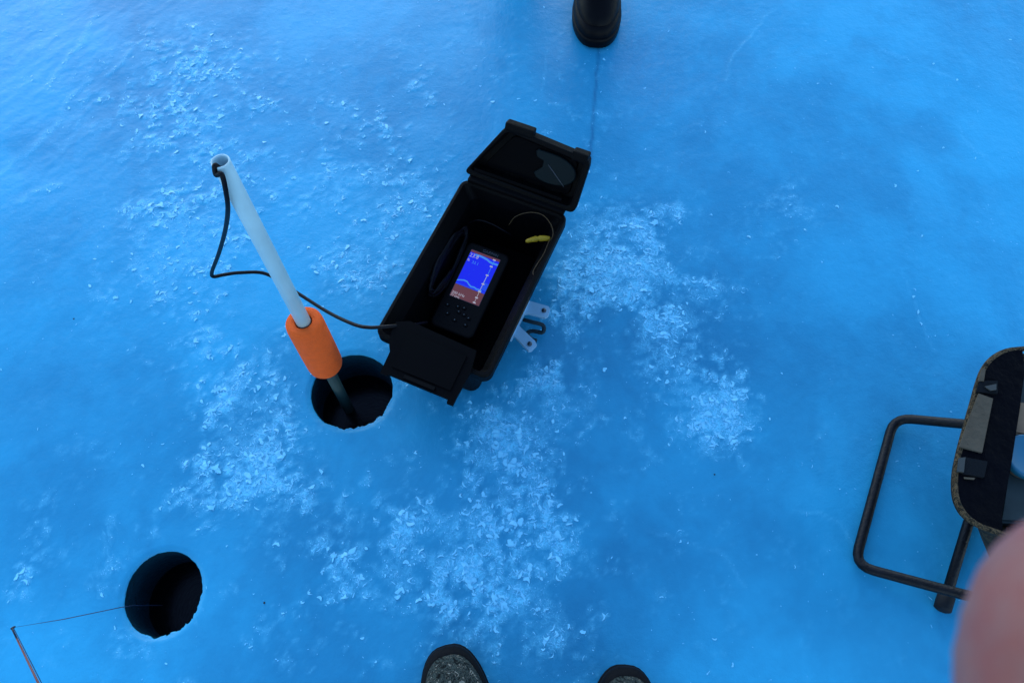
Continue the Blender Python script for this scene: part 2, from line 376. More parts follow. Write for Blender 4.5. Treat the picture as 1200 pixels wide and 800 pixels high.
def cloud_and_shade(x, y):
    """tone of the ice body: broad clouds, wispy veils, shade painted over the middle; a thin dark line"""
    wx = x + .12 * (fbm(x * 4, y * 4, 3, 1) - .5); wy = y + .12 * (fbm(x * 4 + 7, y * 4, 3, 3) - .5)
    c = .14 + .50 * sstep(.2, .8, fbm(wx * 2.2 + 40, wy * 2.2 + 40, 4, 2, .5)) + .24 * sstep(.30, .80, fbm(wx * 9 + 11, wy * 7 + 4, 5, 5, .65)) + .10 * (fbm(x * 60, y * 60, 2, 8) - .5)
    c = c + .28 - .58 * np.exp(-((x - .12) ** 2 + (y - .48) ** 2) / .30)  # shade around the middle painted into the ice tone, paler outside it
    c = c - .45 * np.exp(-(seg_dist(x + .006 * (fbm(x * 5, y * 25, 2, 4) - .5), y, DARK_LINE) / .0042) ** 2)
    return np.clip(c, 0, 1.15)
DARK_LINE = [at(703, 50), at(699, 90), at(696, 130), at(691, 190)]  # course of the thin darker line on the ice
STEP = .006; X0, X1, Y0, Y1 = -1.68, 1.86, -.48, 2.28
nx = int(round((X1 - X0) / STEP)) + 1; ny = int(round((Y1 - Y0) / STEP)) + 1
gx, gy = np.meshgrid(X0 + np.arange(nx) * STEP, Y0 + np.arange(ny) * STEP, indexing='ij')
keep = np.ones((nx - 1, ny - 1), bool)
sq = []
HALF = 24
for c, rx, ry in HOLES:
    ci = int(round((c.x - X0) / STEP)); cj = int(round((c.y - Y0) / STEP))
    keep[ci - HALF:ci + HALF, cj - HALF:cj + HALF] = False; sq.append((ci, cj))
fr_ = frost(gx.ravel(), gy.ravel()); hz = height(gx.ravel(), gy.ravel(), fr_)
VX = [np.stack([gx.ravel(), gy.ravel(), hz], 1)]; FRO = [fr_]; nv = nx * ny
I, J = np.nonzero(keep); idx = lambda i, j: i * ny + j
QF = [np.stack([idx(I, J), idx(I + 1, J), idx(I + 1, J + 1), idx(I, J + 1)], 1)]
walls = []
for (c, rx, ry), (ci, cj) in zip(HOLES, sq):
    ring = [(ci + a, cj - HALF) for a in range(-HALF, HALF)] + [(ci + HALF, cj + a) for a in range(-HALF, HALF)] + \
           [(ci - a, cj + HALF) for a in range(-HALF, HALF)] + [(ci - HALF, cj - a) for a in range(-HALF, HALF)]
    bi = np.array([idx(i, j) for i, j in ring]); nb = len(bi)
    bx, by = gx.ravel()[bi], gy.ravel()[bi]
    an = np.arctan2(by - c.y, bx - c.x)
    sd_ = 3.1 if c.x < -.5 else 0.0
    wob = 1 + .010 * np.sin(2 * an + sd_) + .030 * (fbm(np.cos(an) * 2.2 + 5 + sd_, np.sin(an) * 2.2 + 9, 3, 3) - .5)
    low = sstep(-.2, -1.4, np.sin(an + (-.8 if sd_ else -.35)))      # chipped lip on the side towards the photographer
    chip = fbm(np.cos(an) * 7 + 20 + sd_, np.sin(an) * 7 + 30, 4, 6, .7)
    wob = wob + low * .26 * (chip - .44) + .03 * (chip - .5)
    hx, hy = c.x + rx * wob * np.cos(an), c.y + ry * wob * np.sin(an)
    prev = bi; NR = 16
    for k in range(1, NR + 1):
        t = k / NR; t = 1 - (1 - t) ** 1.5
        x = bx + (hx - bx) * t; y = by + (hy - by) * t
        f = frost(x, y); z = height(x, y, f)
        if k == NR: z = z - .003
        VX.append(np.stack([x, y, z], 1)); FRO.append(f)
        cur = nv + np.arange(nb); nv += nb
        QF.append(np.stack([prev, np.roll(prev, -1), np.roll(cur, -1), cur], 1)); prev = cur
    walls.append((c, hx, hy, z, an, rx, ry))
# far ice out to the horizon
bd = [idx(i, 0) for i in range(0, nx - 1, 1)] + [idx(nx - 1, j) for j in range(0, ny - 1)] + [idx(i, ny - 1) for i in range(nx - 1, 0, -1)] + [idx(0, j) for j in range(ny - 1, 0, -1)]
bd = np.array(bd); bx, by = gx.ravel()[bd], gy.ravel()[bd]; cx, cy = (X0 + X1) / 2, (Y0 + Y1) / 2; prev = bd
for k in (1.15, 1.5, 2.5, 6, 20, 80, 500):
    x = cx + (bx - cx) * k; y = cy + (by - cy) * k
    VX.append(np.stack([x, y, np.zeros_like(x)], 1)); FRO.append(np.zeros_like(x)); cur = nv + np.arange(len(bd)); nv += len(bd)
    QF.append(np.stack([prev, cur, np.roll(cur, -1), np.roll(prev, -1)], 1)); prev = cur
VX = np.concatenate(VX); QF = np.concatenate(QF); FRO = np.concatenate(FRO)

def np_mesh(name, V, F):
    me = bpy.data.meshes.new(name); k = F.shape[1]
    me.vertices.add(len(V)); me.vertices.foreach_set('co', V.astype(np.float32).ravel())
    me.loops.add(F.size); me.loops.foreach_set('vertex_index', F.astype(np.int32).ravel())
    me.polygons.add(len(F)); me.polygons.foreach_set('loop_start', np.arange(0, F.size, k, dtype=np.int32))
    me.update(calc_edges=True); return me

me = np_mesh('lake_ice', VX, QF)
a = me.attributes.new('frost', 'FLOAT', 'POINT'); a.data.foreach_set('value', FRO.astype(np.float32))
a = me.attributes.new('cloud_and_shade', 'FLOAT', 'POINT'); a.data.foreach_set('value', cloud_and_shade(VX[:, 0], VX[:, 1]).astype(np.float32))
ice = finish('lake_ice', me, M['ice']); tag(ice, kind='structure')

def disc(name, cx, cy, z, rx, ry, m, n=48):
    V = [(cx + rx * math.cos(2 * math.pi * i / n), cy + ry * math.sin(2 * math.pi * i / n), z) for i in range(n)]
    return mesh_obj(name, V, [tuple(range(n))], m, smooth=False)

for c, hx, hy, z, an, rx, ry in walls:
    V, F = [], []; nb = len(an); lv = [0, .006, .015, .03, .05, .08, .12, .18, .26, .36, .48]
    for k, d in enumerate(lv):
        sm = min(1, d / .03)
        gr = 1 + .012 * math.sin(d * 190) * sm
        for i in range(nb):
            ux, uy = c.x + rx * math.cos(an[i]), c.y + ry * math.sin(an[i])
            px = hx[i] * (1 - sm) + ux * sm; py = hy[i] * (1 - sm) + uy * sm
            px = c.x + (px - c.x) * gr; py = c.y + (py - c.y) * gr
            V.append((px, py, z[i] - d))
    for k in range(len(lv) - 1):
        for i in range(nb):
            j = (i + 1) % nb; F.append((k * nb + i, k * nb + j, (k + 1) * nb + j, (k + 1) * nb + i))
    mesh_obj('hole_wall', V, F, M['wall'], ice)
    tag(disc('water', c.x, c.y, -.115, rx * 1.03, ry * 1.03, M['water']), kind='structure')
    tag(disc('lake_depth', c.x, c.y, -.47, rx * 1.1, ry * 1.1, M['deep']), kind='structure')

# frost shavings: thin curled flakes of ice lying where the frost is
def flakes(n_try, rmin, rmax, base, name, label, power, lmax):
    x = rng.uniform(X0, X1, n_try); y = rng.uniform(-.1, Y1, n_try)
    f = frost(x, y); ok = rng.random(n_try) < (f ** 1.6 + base)
    x, y, f = x[ok], y[ok], f[ok]
    for c, rx, ry in HOLES:
        o2 = np.hypot((x - c.x) / rx, (y - c.y) / ry) > 1.12; x, y, f = x[o2], y[o2], f[o2]
    n = len(x); z = height(x, y, f)
    # each flake is a curved sliver of five cross ribs, one long edge curled up
    T5 = np.linspace(-1, 1, 5)[None]
    ln = rmin + (rmax - rmin) * rng.random(n) ** power * (.5 + .7 * np.clip(f, 0, .8)); wd = ln * rng.uniform(.10, .75, n) ** 1.3
    bend = rng.normal(0, .45, n); yaw = rng.uniform(0, 2 * np.pi, n); lift = rng.uniform(-.05, lmax * .75, n)
    jag = rng.uniform(.45, 1.2, (2, n, 5)); jag[:, :, 0] *= .35; jag[:, :, 4] *= .35
    cx_ = ln[:, None] * T5; cy_ = bend[:, None] * ln[:, None] * T5 ** 2
    ya = cy_ + wd[:, None] * jag[0]; yb = cy_ - wd[:, None] * jag[1]
    za = lift[:, None] * wd[:, None] * jag[0]; zb = np.zeros_like(yb) + rng.uniform(-.1, .12, (n, 5)) * wd[:, None]
    lx = np.concatenate([cx_, cx_], 1); ly = np.concatenate([ya, yb], 1); lz = np.concatenate([za, zb], 1)
    cw, sw = np.cos(yaw)[:, None], np.sin(yaw)[:, None]
    wx = x[:, None] + lx * cw - ly * sw; wy = y[:, None] + lx * sw + ly * cw; wz = (z + .0009)[:, None] + lz
    V = np.stack([wx, wy, wz], 2).reshape(-1, 3); b = (np.arange(n) * 10)[:, None]; k = np.arange(4)[None]
    F = np.stack([b + k, b + 5 + k, b + 6 + k, b + 1 + k], 2).reshape(-1, 4)
    o = finish(name, np_mesh(name, V, F), M['flake'], smooth=False)
    tag(o, label, 'frost', kind='stuff'); return n
NF = flakes(330000, .0010, .0085, .0040, 'frost_flakes', 'pale frosty ice shavings strewn in patches over the blue lake ice', 4.2, .6)
NF += flakes(700000, .0005, .0020, .0060, 'frost_powder', 'fine pale frost crumbs dusted between the ice shavings', 2.0, .9)

for i, (u, v, lab) in enumerate([(837, 556, 'tiny dark speck of dirt on clear ice right of the frost patches'), (87, 374, 'tiny dark speck of dirt on the ice at far left'), (310, 706, 'tiny dark speck of dirt on ice right of the lower left hole')]):
    q = at(u, v, 0); bm = bmesh.new(); bmesh.ops.create_icosphere(bm, subdivisions=1, radius=.0019)
    for w_ in bm.verts: w_.co = Vector((w_.co.x * random.uniform(.7, 1.3), w_.co.y * random.uniform(.7, 1.3), w_.co.z * .6))
    o = bm_obj('dirt_speck', bm, M['speck']); o.location = (q.x, q.y, .002); tag(o, lab, 'dirt', 'specks of dirt on the ice')

# ------------------------------------------------------------------ open equipment box
BX = empty('equipment_box', (-.0745, .800, 0), R(-23.5))
tag(BX, 'open black plastic equipment box with raised lid standing on the ice', 'box')
def rrect(hx, hy, r, n=5):
    o = []
    for sx, sy, a0 in ((1, 1, 0), (-1, 1, 90), (-1, -1, 180), (1, -1, 270)):
        for k in range(n + 1):
            a = R(a0 + 90 * k / n); o.append((sx * (hx - r) + r * math.cos(a), sy * (hy - r) + r * math.sin(a)))
    return o
def loft(name, rings, m, parent, cap0=True, cap1=True, smooth=False):
    V, F = [], []; n = len(rings[0])
    for q in rings: V += q
    for i in range(len(rings) - 1):
        for k in range(n):
            j = (k + 1) % n; F.append((i * n + k, i * n + j, (i + 1) * n + j, (i + 1) * n + k))
    if cap0: F.append(tuple(range(n))[::-1])
    if cap1: F.append(tuple((len(rings) - 1) * n + k for k in range(n)))
    return mesh_obj(name, V, F, m, parent, smooth)
def rr3(hx, hy, r, z): return [(x, y, z) for x, y in rrect(hx, hy, r)]
# shell: outside up, over the lip, inside down to the floor
loft('shell', [rr3(.074, .176, .018, .003), rr3(.077, .180, .02, .010), rr3(.098, .192, .02, .150), rr3(.120, .203, .018, .152), rr3(.122, .205, .018, .158), rr3(.122, .205, .018, .178),
               rr3(.119, .202, .016, .182), rr3(.114, .197, .014, .182), rr3(.111, .194, .012, .176), rr3(.095, .188, .014, .148), rr3(.071, .172, .014, .012)], M['case'], BX)
for sx in (-1, 1):
    for k in range(5):
        box('rib', (sx * .0915, -.14 + k * .07, .09), (.005, .012, .095), M['case'], BX, .002, Matrix.Rotation(R(8.5 * sx), 3, 'Y'))
box('foam_liner', (0, .0, .022), (.138, .335, .02), M['foam'], BX, .004)
# hinge and lid: a shallow tray leaning back past upright
for x in (-.085, .085):
    tube('hinge', [(x - .022, .207, .182), (x + .022, .207, .182)], .0055, M['case'], BX, 10)
    box('hinge_leaf', (x, .2055, .168), (.04, .004, .024), M['case'], BX, .001)
box('hinge_strip', (.002, .205, .186), (.222, .016, .012), M['case'], BX, .003)
def lid_frame(a=24):
    return Matrix.Translation((0, .210, .178)) @ Matrix.Rotation(R(90 - a), 4, 'X')     # local x across, local y up the lid, local +z towards the camera
LM = lid_frame()
def lid_loft(name, rings, m, parent, **k):
    return loft(name, [[tuple(LM @ Vector(p)) for p in q] for q in rings], m, parent, **k)
def rpoly(pts, r, z, n=4):
    out = []; N = len(pts)
    for i in range(N):
        p = Vector(pts[i]); a = (Vector(pts[i - 1]) - p).normalized(); b = (Vector(pts[(i + 1) % N]) - p).normalized()
        s, e = p + a * r, p + b * r
        for k in range(n + 1):
            t = k / n; q = s * (1 - t) ** 2 + p * 2 * t * (1 - t) + e * t * t; out.append((q.x, q.y, z))
    return out
def lidpoly(g, z): # outline grown by g
    return rpoly([(-.119 - g, .018 - g), (.128 + g, .012 - g), (.135 + g, .130 + g), (-.044 - g * .4, .143 + g)], .012 + max(0, g), z)
lid = lid_loft('lid', [lidpoly(-.010, -.034), lidpoly(-.004, -.032), lidpoly(0, -.024), lidpoly(0, -.006), lidpoly(.005, -.005), lidpoly(.005, .006), lidpoly(.003, .008), lidpoly(-.004, .008), lidpoly(-.007, .006), lidpoly(-.012, -.022)], M['case'], BX)
def lid_box(name, c, s, m, bev=.002, parent=lid):
    return box(name, LM @ Vector(c), s, m, parent, bev, LM.to_3x3())
lid_loft('inner_panel', [rpoly([(-.088, .034), (.108, .030), (.112, .112), (-.032, .123)], .012, -.0215), rpoly([(-.086, .036), (.106, .032), (.110, .110), (-.032, .121)], .012, -.018)], M['case_in'], lid)
V = []
el = [(.020, .106), (.026, .112)] + [(.058 + .056 * math.cos(t_), .078 + .034 * math.sin(t_)) for t_ in np.linspace(1.5, -1.9, 20)] + [(.030, .050), (.024, .058), (.040, .076), (.040, .092), (.024, .096)]
lid_loft('recessed_handle', [[(x, y, -.0185) for x, y in el], [(x, y, -.013) for x, y in el], [(.062 + (x - .062) * .95, .082 + (y - .082) * .95, -.0115) for x, y in el]], M['teal_plastic'], lid)
V, F = tube_data([LM @ Vector((.052, .086, -.0112)), LM @ Vector((.094, .050, -.0112))], .0008, 6); mesh_obj('handle_seam', V, F, M['print'], lid)
lid_box('gasket', (.0, .030, .0065), (.20, .008, .004), M['case_in'])
lid_box('latch_tab', (-.018, .147, -.002), (.062, .018, .022), M['case'], .004)
lid_box('latch_tab', (.116, .134, -.002), (.034, .020, .024), M['case'], .004)
for x in (-.09, -.045, .0, .045, .09): lid_box('stiffening_rib', (x, .022, -.012), (.008, .014, .02), M['case_in'], .001)
# front latch plate lying open over the near end
FM = Matrix.Translation((.005, -.168, .190)) @ Matrix.Rotation(R(5), 4, 'X')
def fl(pts, z0, z1, name, m, parent=BX):
    return loft(name, [[tuple(FM @ Vector((x, y, z0))) for x, y in pts], [tuple(FM @ Vector((x, y, z1))) for x, y in pts]], m, parent)
flap = fl([(-.095, -.002), (-.070, .010), (.074, .004), (.082, -.040), (.078, -.094), (.078, -.112), (.066, -.112), (.064, -.104), (-.060, -.104), (-.062, -.108), (-.076, -.108), (-.078, -.062), (-.092, -.040)], -.004, .004, 'front_flap', M['case_in'])
fl([(-.060, -.012), (.062, -.014), (.062, -.088), (-.060, -.088)], .004, .0065, 'flap_panel', M['case_in'], flap)
fl([(-.03, -.093), (.034, -.093), (.034, -.100), (-.03, -.100)], .004, .008, 'finger_ridge', M['case'], flap)
# bracket on the side wall: two pale arms with bolts
def brk(pts, z0, z1, name, m): return loft(name, [[(x, y, z0) for x, y in pts], [(x, y, z1) for x, y in pts]], m, BR)
BR = box('bracket_base', (.092, -.002, .052), (.022, .10, .030), M['alu'], BX, .003)
for pts, bp in (([(.100, .048), (.145, .052), (.151, .047), (.153, .030), (.148, .024), (.112, .020), (.100, .012)], (.140, .038)),
                ([(.100, -.012), (.110, -.019), (.150, -.036), (.157, -.043), (.152, -.060), (.147, -.063), (.100, -.040)], (.143, -.048))):
    brk(pts, .050, .054, 'bracket_arm', M['alu'])
    brk([(p[0], p[1] - .0005) for p in pts], .0465, .0497, 'bracket_lip', M['alu'])
    tube('bolt', [(bp[0], bp[1], .052), (bp[0], bp[1], .0565)], .0052, M['bolt'], BR, 10)
tube('strap_loop', catmull([(.104, .012, .03), (.125, .012, .035), (.148, .016, .03), (.152, .004, .022), (.130, .000, .018), (.122, -.010, .018), (.134, -.020, .022), (.148, -.022, .026)], 6), .0045, M['loop'], BX, 8)

def local_to_world(p): return Matrix.Translation((-.0745, .800, 0)) @ Matrix.Rotation(R(-23.5), 4, 'Z') @ Vector(p)
# ------------------------------------------------------------------ fish finder inside the box
FF = empty('fish_finder', local_to_world((-.02, .0, .032)), R(-23.5))
tag(FF, 'black fish finder with glowing blue and brown sonar screen inside the open box', 'fish finder')
fm = Matrix.Translation((0, 0, .034)) @ Matrix.Rotation(R(8), 4, 'X')
def ff_loft(name, rings, m, parent=FF): return loft(name, [[tuple(fm @ Vector(p)) for p in q] for q in rings], m, parent)
def rr3o(cx, cy, hx, hy, r, z): return [(x + cx, y + cy, z) for x, y in rrect(hx, hy, r)]
bodyf = ff_loft('body', [rr3o(0, .01, .040, .090, .012, -.024), rr3o(0, .01, .050, .104, .014, -.010), rr3o(0, .01, .052, .106, .014, .010), rr3o(0, .01, .049, .103, .013, .016), rr3o(0, .01, .046, .100, .012, .017)], M['device'])
box('mount', (0, .02, .002), (.05, .08, .026), M['case_in'], FF, .004)
sc = ff_loft('screen', [rr3o(-.001, .039, .0355, .059, .001, .0172), rr3o(-.001, .039, .035, .0585, .001, .0178)], emit('screen_black', (.0, .0, .002), 1))
E_ = {'blue': emit('screen_blue', (.000, .003, .95), .30), 'brown': emit('screen_brown', (.17, .04, .04), .22), 'white': emit('screen_white', (.75, .78, 1.0), .17), 'cyan': emit('screen_cyan', (.05, .28, 1.0), .27), 'red': emit('screen_red', (.13, .02, .03), .3), 'blue2': emit('screen_mid_blue', (.005, .06, .9), .3)}
def sp(name, pts, z, m):      # a flat patch of the picture on the screen; x -34..34 mm, y -58..58 mm from the screen centre
    return mesh_obj(name, [tuple(fm @ Vector((-.001 + x / 1000, .039 + y / 1000, .018 + z * .0003))) for x, y in pts], [tuple(range(len(pts)))], E_[m], sc, False)
sp('water_column', [(-34, -28), (34, -28), (34, 52), (-34, 52)], 0, 'blue')
sp('lake_bed', [(-34, -57.5), (34, -57.5), (34, -28.2), (-34, -28.2)], 0, 'brown')
sp('status_bar', [(-34, 52.2), (34, 52.2), (34, 57.5), (-34, 57.5)], 0, 'red')
def ribbon(name, pts, w, m, z=1):
    up = [(x, y + w / 2) for x, y in pts]; dn = [(x, y - w / 2) for x, y in pts][::-1]
    n = len(pts); V = [tuple(fm @ Vector((-.001 + x / 1000, .039 + y / 1000, .018 + z * .0003))) for x, y in up + dn]
    return mesh_obj(name, V, [(i, i + 1, 2 * n - 2 - i, 2 * n - 1 - i) for i in range(n - 1)], E_[m], sc, False)
ribbon('surface_trace', [(-22, 49), (-10, 50), (0, 49), (8, 47.5), (14, 45), (20, 44), (34, 44.5)], 4.5, 'cyan')
ribbon('bottom_trace', [(-34, -20), (-28, -17.5), (-20, -15), (-12, -15.5), (-6, -20), (0, -23), (8, -22), (14, -24), (20, -23), (26, -25)], 3.4, 'cyan')
ribbon('bottom_line', [(-34, -26.5), (20, -27), (34, -26)], 2.0, 'blue2', 2)
ribbon('sonar_haze', [(20, -12), (34, -13)], 18, 'blue2', 1)
ribbon('scale_line', [(22.2, 22), (23.4, 22)], 56, 'cyan', 1)
ribbon('scale_axis', [(21.6, -20), (22.6, -20)], 70, 'white', 2)
for k_ in range(26):
    ex, ey = random.uniform(-30, 18), random.uniform(-24, 44); sp('echo', [(ex, ey), (ex + random.uniform(1, 4), ey + .3), (ex + 2, ey + 1.3)], 1, 'blue2')
for y in (52.5, 36, 14, -8, -27, -42, -54): sp('scale_mark', [(19, y - 1.6), (25.5, y - 1.6), (25.5, y + 1.2), (19, y + 1.2)], 3, 'white')
def text(name, s, size, x, y, m, parent, z=.0186, M4=None, sx=1.0):
    cu = bpy.data.curves.new(name, 'FONT'); cu.body = s; cu.size = size; cu.resolution_u = 2
    tmp = bpy.data.objects.new(name, cu); COL.objects.link(tmp)
    dg = bpy.context.evaluated_depsgraph_get(); me = bpy.data.meshes.new_from_object(tmp.evaluated_get(dg))
    bpy.data.objects.remove(tmp)
    me.transform(Matrix.Diagonal((sx, 1, 1, 1))); me.transform((M4 or fm) @ Matrix.Translation((x, y, z)))
    me.materials.clear(); return finish(name, me, m, parent, False)
text('depth_digits', '23.8', .0125, -.034, .080, E_['white'], sc)
text('unit_letters', 'ft', .0095, -.034, .0685, E_['white'], sc)
text('temperature_digits', '33.1', .0095, -.0225, .0665, E_['cyan'], sc)
text('lower_caption', '200 kHz', .0088, -.034, -.0125, E_['white'], sc)
text('lower_caption', '77 kHz', .0072, -.034, -.0190, E_['white'], sc)
text('maker_lettering', 'GARMIN', .0098, -.012, .1005, M['print'], bodyf, .0174)
for x, y in ((-.030, -.040), (-.022, -.058), (-.008, -.036), (.006, -.034), (-.001, -.046), (.012, -.048), (.024, -.052), (.024, -.068), (-.002, -.066)):
    b_ = ff_loft('button', [[(x + .0055 * math.cos(k), y + .0045 * math.sin(k), .017) for k in np.linspace(0, 2 * math.pi, 11)[:-1]], [(x + .005 * math.cos(k), y + .004 * math.sin(k), .0192) for k in np.linspace(0, 2 * math.pi, 11)[:-1]]], M['device'])
    s_ = random.choice(('▲', '-', '+', 'o')) if False else None
    V = [tuple(fm @ Vector((x + .0011 * math.cos(k), y + .0011 * math.sin(k), .0195))) for k in np.linspace(0, 2 * math.pi, 7)[:-1]]
    mesh_obj('button_mark', V, [tuple(range(6))], M['markp'], b_, False)

# things lying in the box: coiled transducer cable, yellow connector on its thin wire
lw = local_to_world
pts = []
for k in range(0, 150):
    a = k * .21; rr_ = 1 + .06 * math.sin(k * .71)
    pts.append(lw((-.082 + .0105 * rr_ * math.cos(a), .035 + .085 * rr_ * math.sin(a), .098 + .0002 * k + .022 * math.cos(a) * -1 + .003 * math.sin(k * 1.3))))
tag(tube('coiled_cable', catmull(pts, 2), .0032, M['rubber'], None, 8), 'black cable coiled along the inner left side of the equipment box', 'cable')
CN = empty('wire_connector', lw((.080, .125, .165)))
tag(CN, 'small yellow plug hanging on a thin wire inside the equipment box', 'plug')
cn = lambda p: Vector(p) - Vector(lw((.080, .125, .165)))
a_, b_ = at(616, 283, .166), at(645, 280, .170)
ax = (b_ - a_)
tube('plug_body', [cn(a_ + ax * t + Vector((0, .004 * math.sin(t * 3), 0))) for t in (0, .06, .2, .42, .5, .58, .8, .95, 1)], [.002, .0042, .005, .0066, .0046, .0066, .0060, .005, .003], M['yellow'], CN, 10)
tube('wire', [cn(p) for p in catmull([at(596, 264, .13), at(604, 254, .15), at(620, 249, .168), at(636, 252, .176), at(646, 264, .178), at(648, 276, .176), at(643, 284, .174), at(637, 298, .174), at(625, 318, .172), at(627, 330, .172), at(614, 362, .172), at(598, 394, .170), at(586, 418, .165)], 6)], .0010, M['wire'], CN, 6)
tube('wire', [cn(p) for p in catmull([at(548, 262, .12), at(560, 258, .14), at(575, 262, .145), at(590, 270, .14), at(600, 276, .12)], 6)], .0013, M['rubber'], CN, 6)
# ------------------------------------------------------------------ transducer pole: white pipe through an orange foam float
PA, PB = at(402, 466, -.06), Vector((-.404, .685, .665))
pd = (PB - PA).normalized(); PL = (PB - PA).length
PO = empty('transducer_pole', PA)
tag(PO, 'white plastic pipe through an orange foam float, leaning out of the ice hole', 'pole')
rotp = pd.to_track_quat('Z', 'Y').to_matrix().to_4x4()
def pole_lathe(name, prof, m, seg=40):
    V, F = lathe_data(prof, seg); return mesh_obj(name, [rotp @ Vector(v) for v in V], F, m, PO)
pole_lathe('pipe', [(.0108, .12), (.0136, .12), (.0136, PL - .002), (.0130, PL), (.0118, PL), (.0108, PL - .002), (.0106, PL - .2), (.0108, .12)], M['pvc'])
pole_lathe('foam_float', [(.0120, .146), (.024, .144), (.031, .147), (.0345, .154), (.0355, .164), (.0358, .21), (.0354, .300), (.0342, .311), (.031, .316), (.0172, .316), (.0158, .313), (.0150, .28)], M['orange'])
pole_lathe('lower_pipe', [(.0005, -.30), (.0118, -.30), (.0118, .150), (.0005, .150)], M['shaft'])  # pipe below the float, its dim underwater look put into the colour
pole_lathe('transducer', [(.0005, -.35), (.022, -.35), (.026, -.34), (.026, -.31), (.018, -.30), (.0005, -.30)], M['case_in'])

lip = Vector((-.35, -.94, 0)); lip = (lip - pd * lip.dot(pd)).normalized()
cp = [PB - pd * .20, PB - pd * .06 + lip * .005, PB - pd * .014 + lip * .0066, PB + pd * .0025 + lip * .0115, PB + lip * .0172 - pd * .010, at(260, 205, .662), at(265, 226, .630), at(267, 247, .575), at(263.5, 272, .46), at(256, 298, .32), at(248.5, 318, .215), at(250, 324, .19), at(262, 322, .18), at(282, 319.5, .16), at(312, 321, .135), at(345, 341, .125), at(385, 366, .14), at(415, 380, .165), at(432, 383.5, .182), at(448, 383, .192), at(462, 382, .192), at(482, 381, .17), at(500, 378, .12)]
tag(tube('transducer_cable', catmull(cp, 8), .0037, M['rubber'], None, 10), 'black cord running from the white pipe top across the ice into the equipment box', 'cable')

# ------------------------------------------------------------------ ice fishing rod at the lower left, line to the second hole
tip = at(14, 736, .10); low = at(45, 800, .085); dr = (low - tip).normalized()
RD = empty('fishing_rod', tip + dr * .62 + Vector((0, 0, 0)))
tag(RD, 'thin red and dark fishing rod with its tip at the lower left', 'fishing rod')
rl = lambda p: Vector(p) - RD.location
tube('tip_section', [rl(tip), rl(tip + dr * .02)], [.0015, .0016], M['rodtip'], RD, 8)
tube('blank', [rl(tip + dr * .0202), rl(tip + dr * .2), rl(tip + dr * .48)], [.0016, .0026, .004], M['rod'], RD, 8)
def ring(name, c, r, m, t=.0008):
    n = 14; q = dr.to_track_quat('Z', 'Y'); return tube(name, [rl(c + q @ Vector((r * math.cos(2 * math.pi * k / n), r * math.sin(2 * math.pi * k / n), 0))) for k in range(n)], t, m, RD, 6, closed=True)
sideo = Vector((.006, .003, .004))
ring('tip_guide', tip + sideo * .4, .0032, M['rodtip'], .0012)
for d_ in (.14, .26): ring('line_guide', tip + dr * d_ + sideo, .005, M['rodtip'])
tube('handle', [rl(tip + dr * t_) for t_ in (.48, .485, .50, .60, .62, .66, .67)], [.004, .011, .0125, .012, .009, .012, .008], M['cork'], RD, 14)
rc = tip + dr * .56 + Vector((0, 0, -.03))
tube('reel', [rl(rc + Vector((-.018, 0, 0))), rl(rc + Vector((-.012, 0, 0))), rl(rc + Vector((.012, 0, 0))), rl(rc + Vector((.018, 0, 0)))], [.020, .022, .022, .018], M['case'], RD, 20)
lnp = [tip + dr * .47 + sideo * 1.2, tip + dr * .26 + sideo, tip + dr * .14 + sideo, tip + sideo * .5, at(75, 725, .055), at(140, 711.5, .008), at(155, 709, -.02), Vector((at(175, 704, 0).x, at(175, 704, 0).y, -.06))]
tag(tube('fishing_line', lnp, .00075, M['line'], None, 6), 'fine dark line from the rod tip into the lower left hole', 'fishing line')

# ------------------------------------------------------------------ folding seat with camouflage bag at the right edge
ST = empty('camp_stool', (.92, .38, 0))
tag(ST, 'black tube-framed camouflage seat bag with its top open at the right edge', 'stool')
sl = lambda p: Vector(p) - Vector((.92, .38, 0))
def bend(pts, r, n=5):
    out = [Vector(pts[0])]
    for i in range(1, len(pts) - 1):
        p = Vector(pts[i]); a = Vector(pts[i - 1]) - p; b = Vector(pts[i + 1]) - p
        ra = min(r, a.length * .45, b.length * .45); s, e = p + a.normalized() * ra, p + b.normalized() * ra
        for k in range(n + 1):
            t = k / n; out.append(s * (1 - t) ** 2 + p * 2 * t * (1 - t) + e * t * t)
    out.append(Vector(pts[-1])); return out
c1, c2 = at(1048, 489, .014), at(1001, 662, .014)
t1 = at(1122, 496, .09); t2 = at(1135, 698, .09)
far1 = t1 + (t1 - c1) * 2.6; far2 = t2 + (t2 - c2) * 1.35
far1.z = .30; far2.z = .26
tube('leg_frame', [sl(p) for p in bend([far1, t1, c1, c2, t2, far2], .035)], .0096, M['tube'], ST, 12)
e1, e2 = at(1143, 585, .016), at(1106, 708, .016); ed = (e1 - e2)
far = e2 + ed * 2.3
tube('ground_bar', [sl(e2), sl(far)], .0096, M['tube'], ST, 12)
for p_ in (e2, far):
    q = ed.normalized(); tube('rubber_foot', [sl(p_ - q * .012), sl(p_ - q * .009), sl(p_ + q * .018), sl(p_ + q * .020)], [.011, .0155, .0155, .012], M['tubefoot'], ST, 12)
for p_, z_ in ((e2 + ed * .9, .30), (far - ed * .1, .30)):
    tube('support_post', [sl(p_), sl(p_ + Vector((.10, -.03, z_)))], .009, M['tube'], ST, 10)
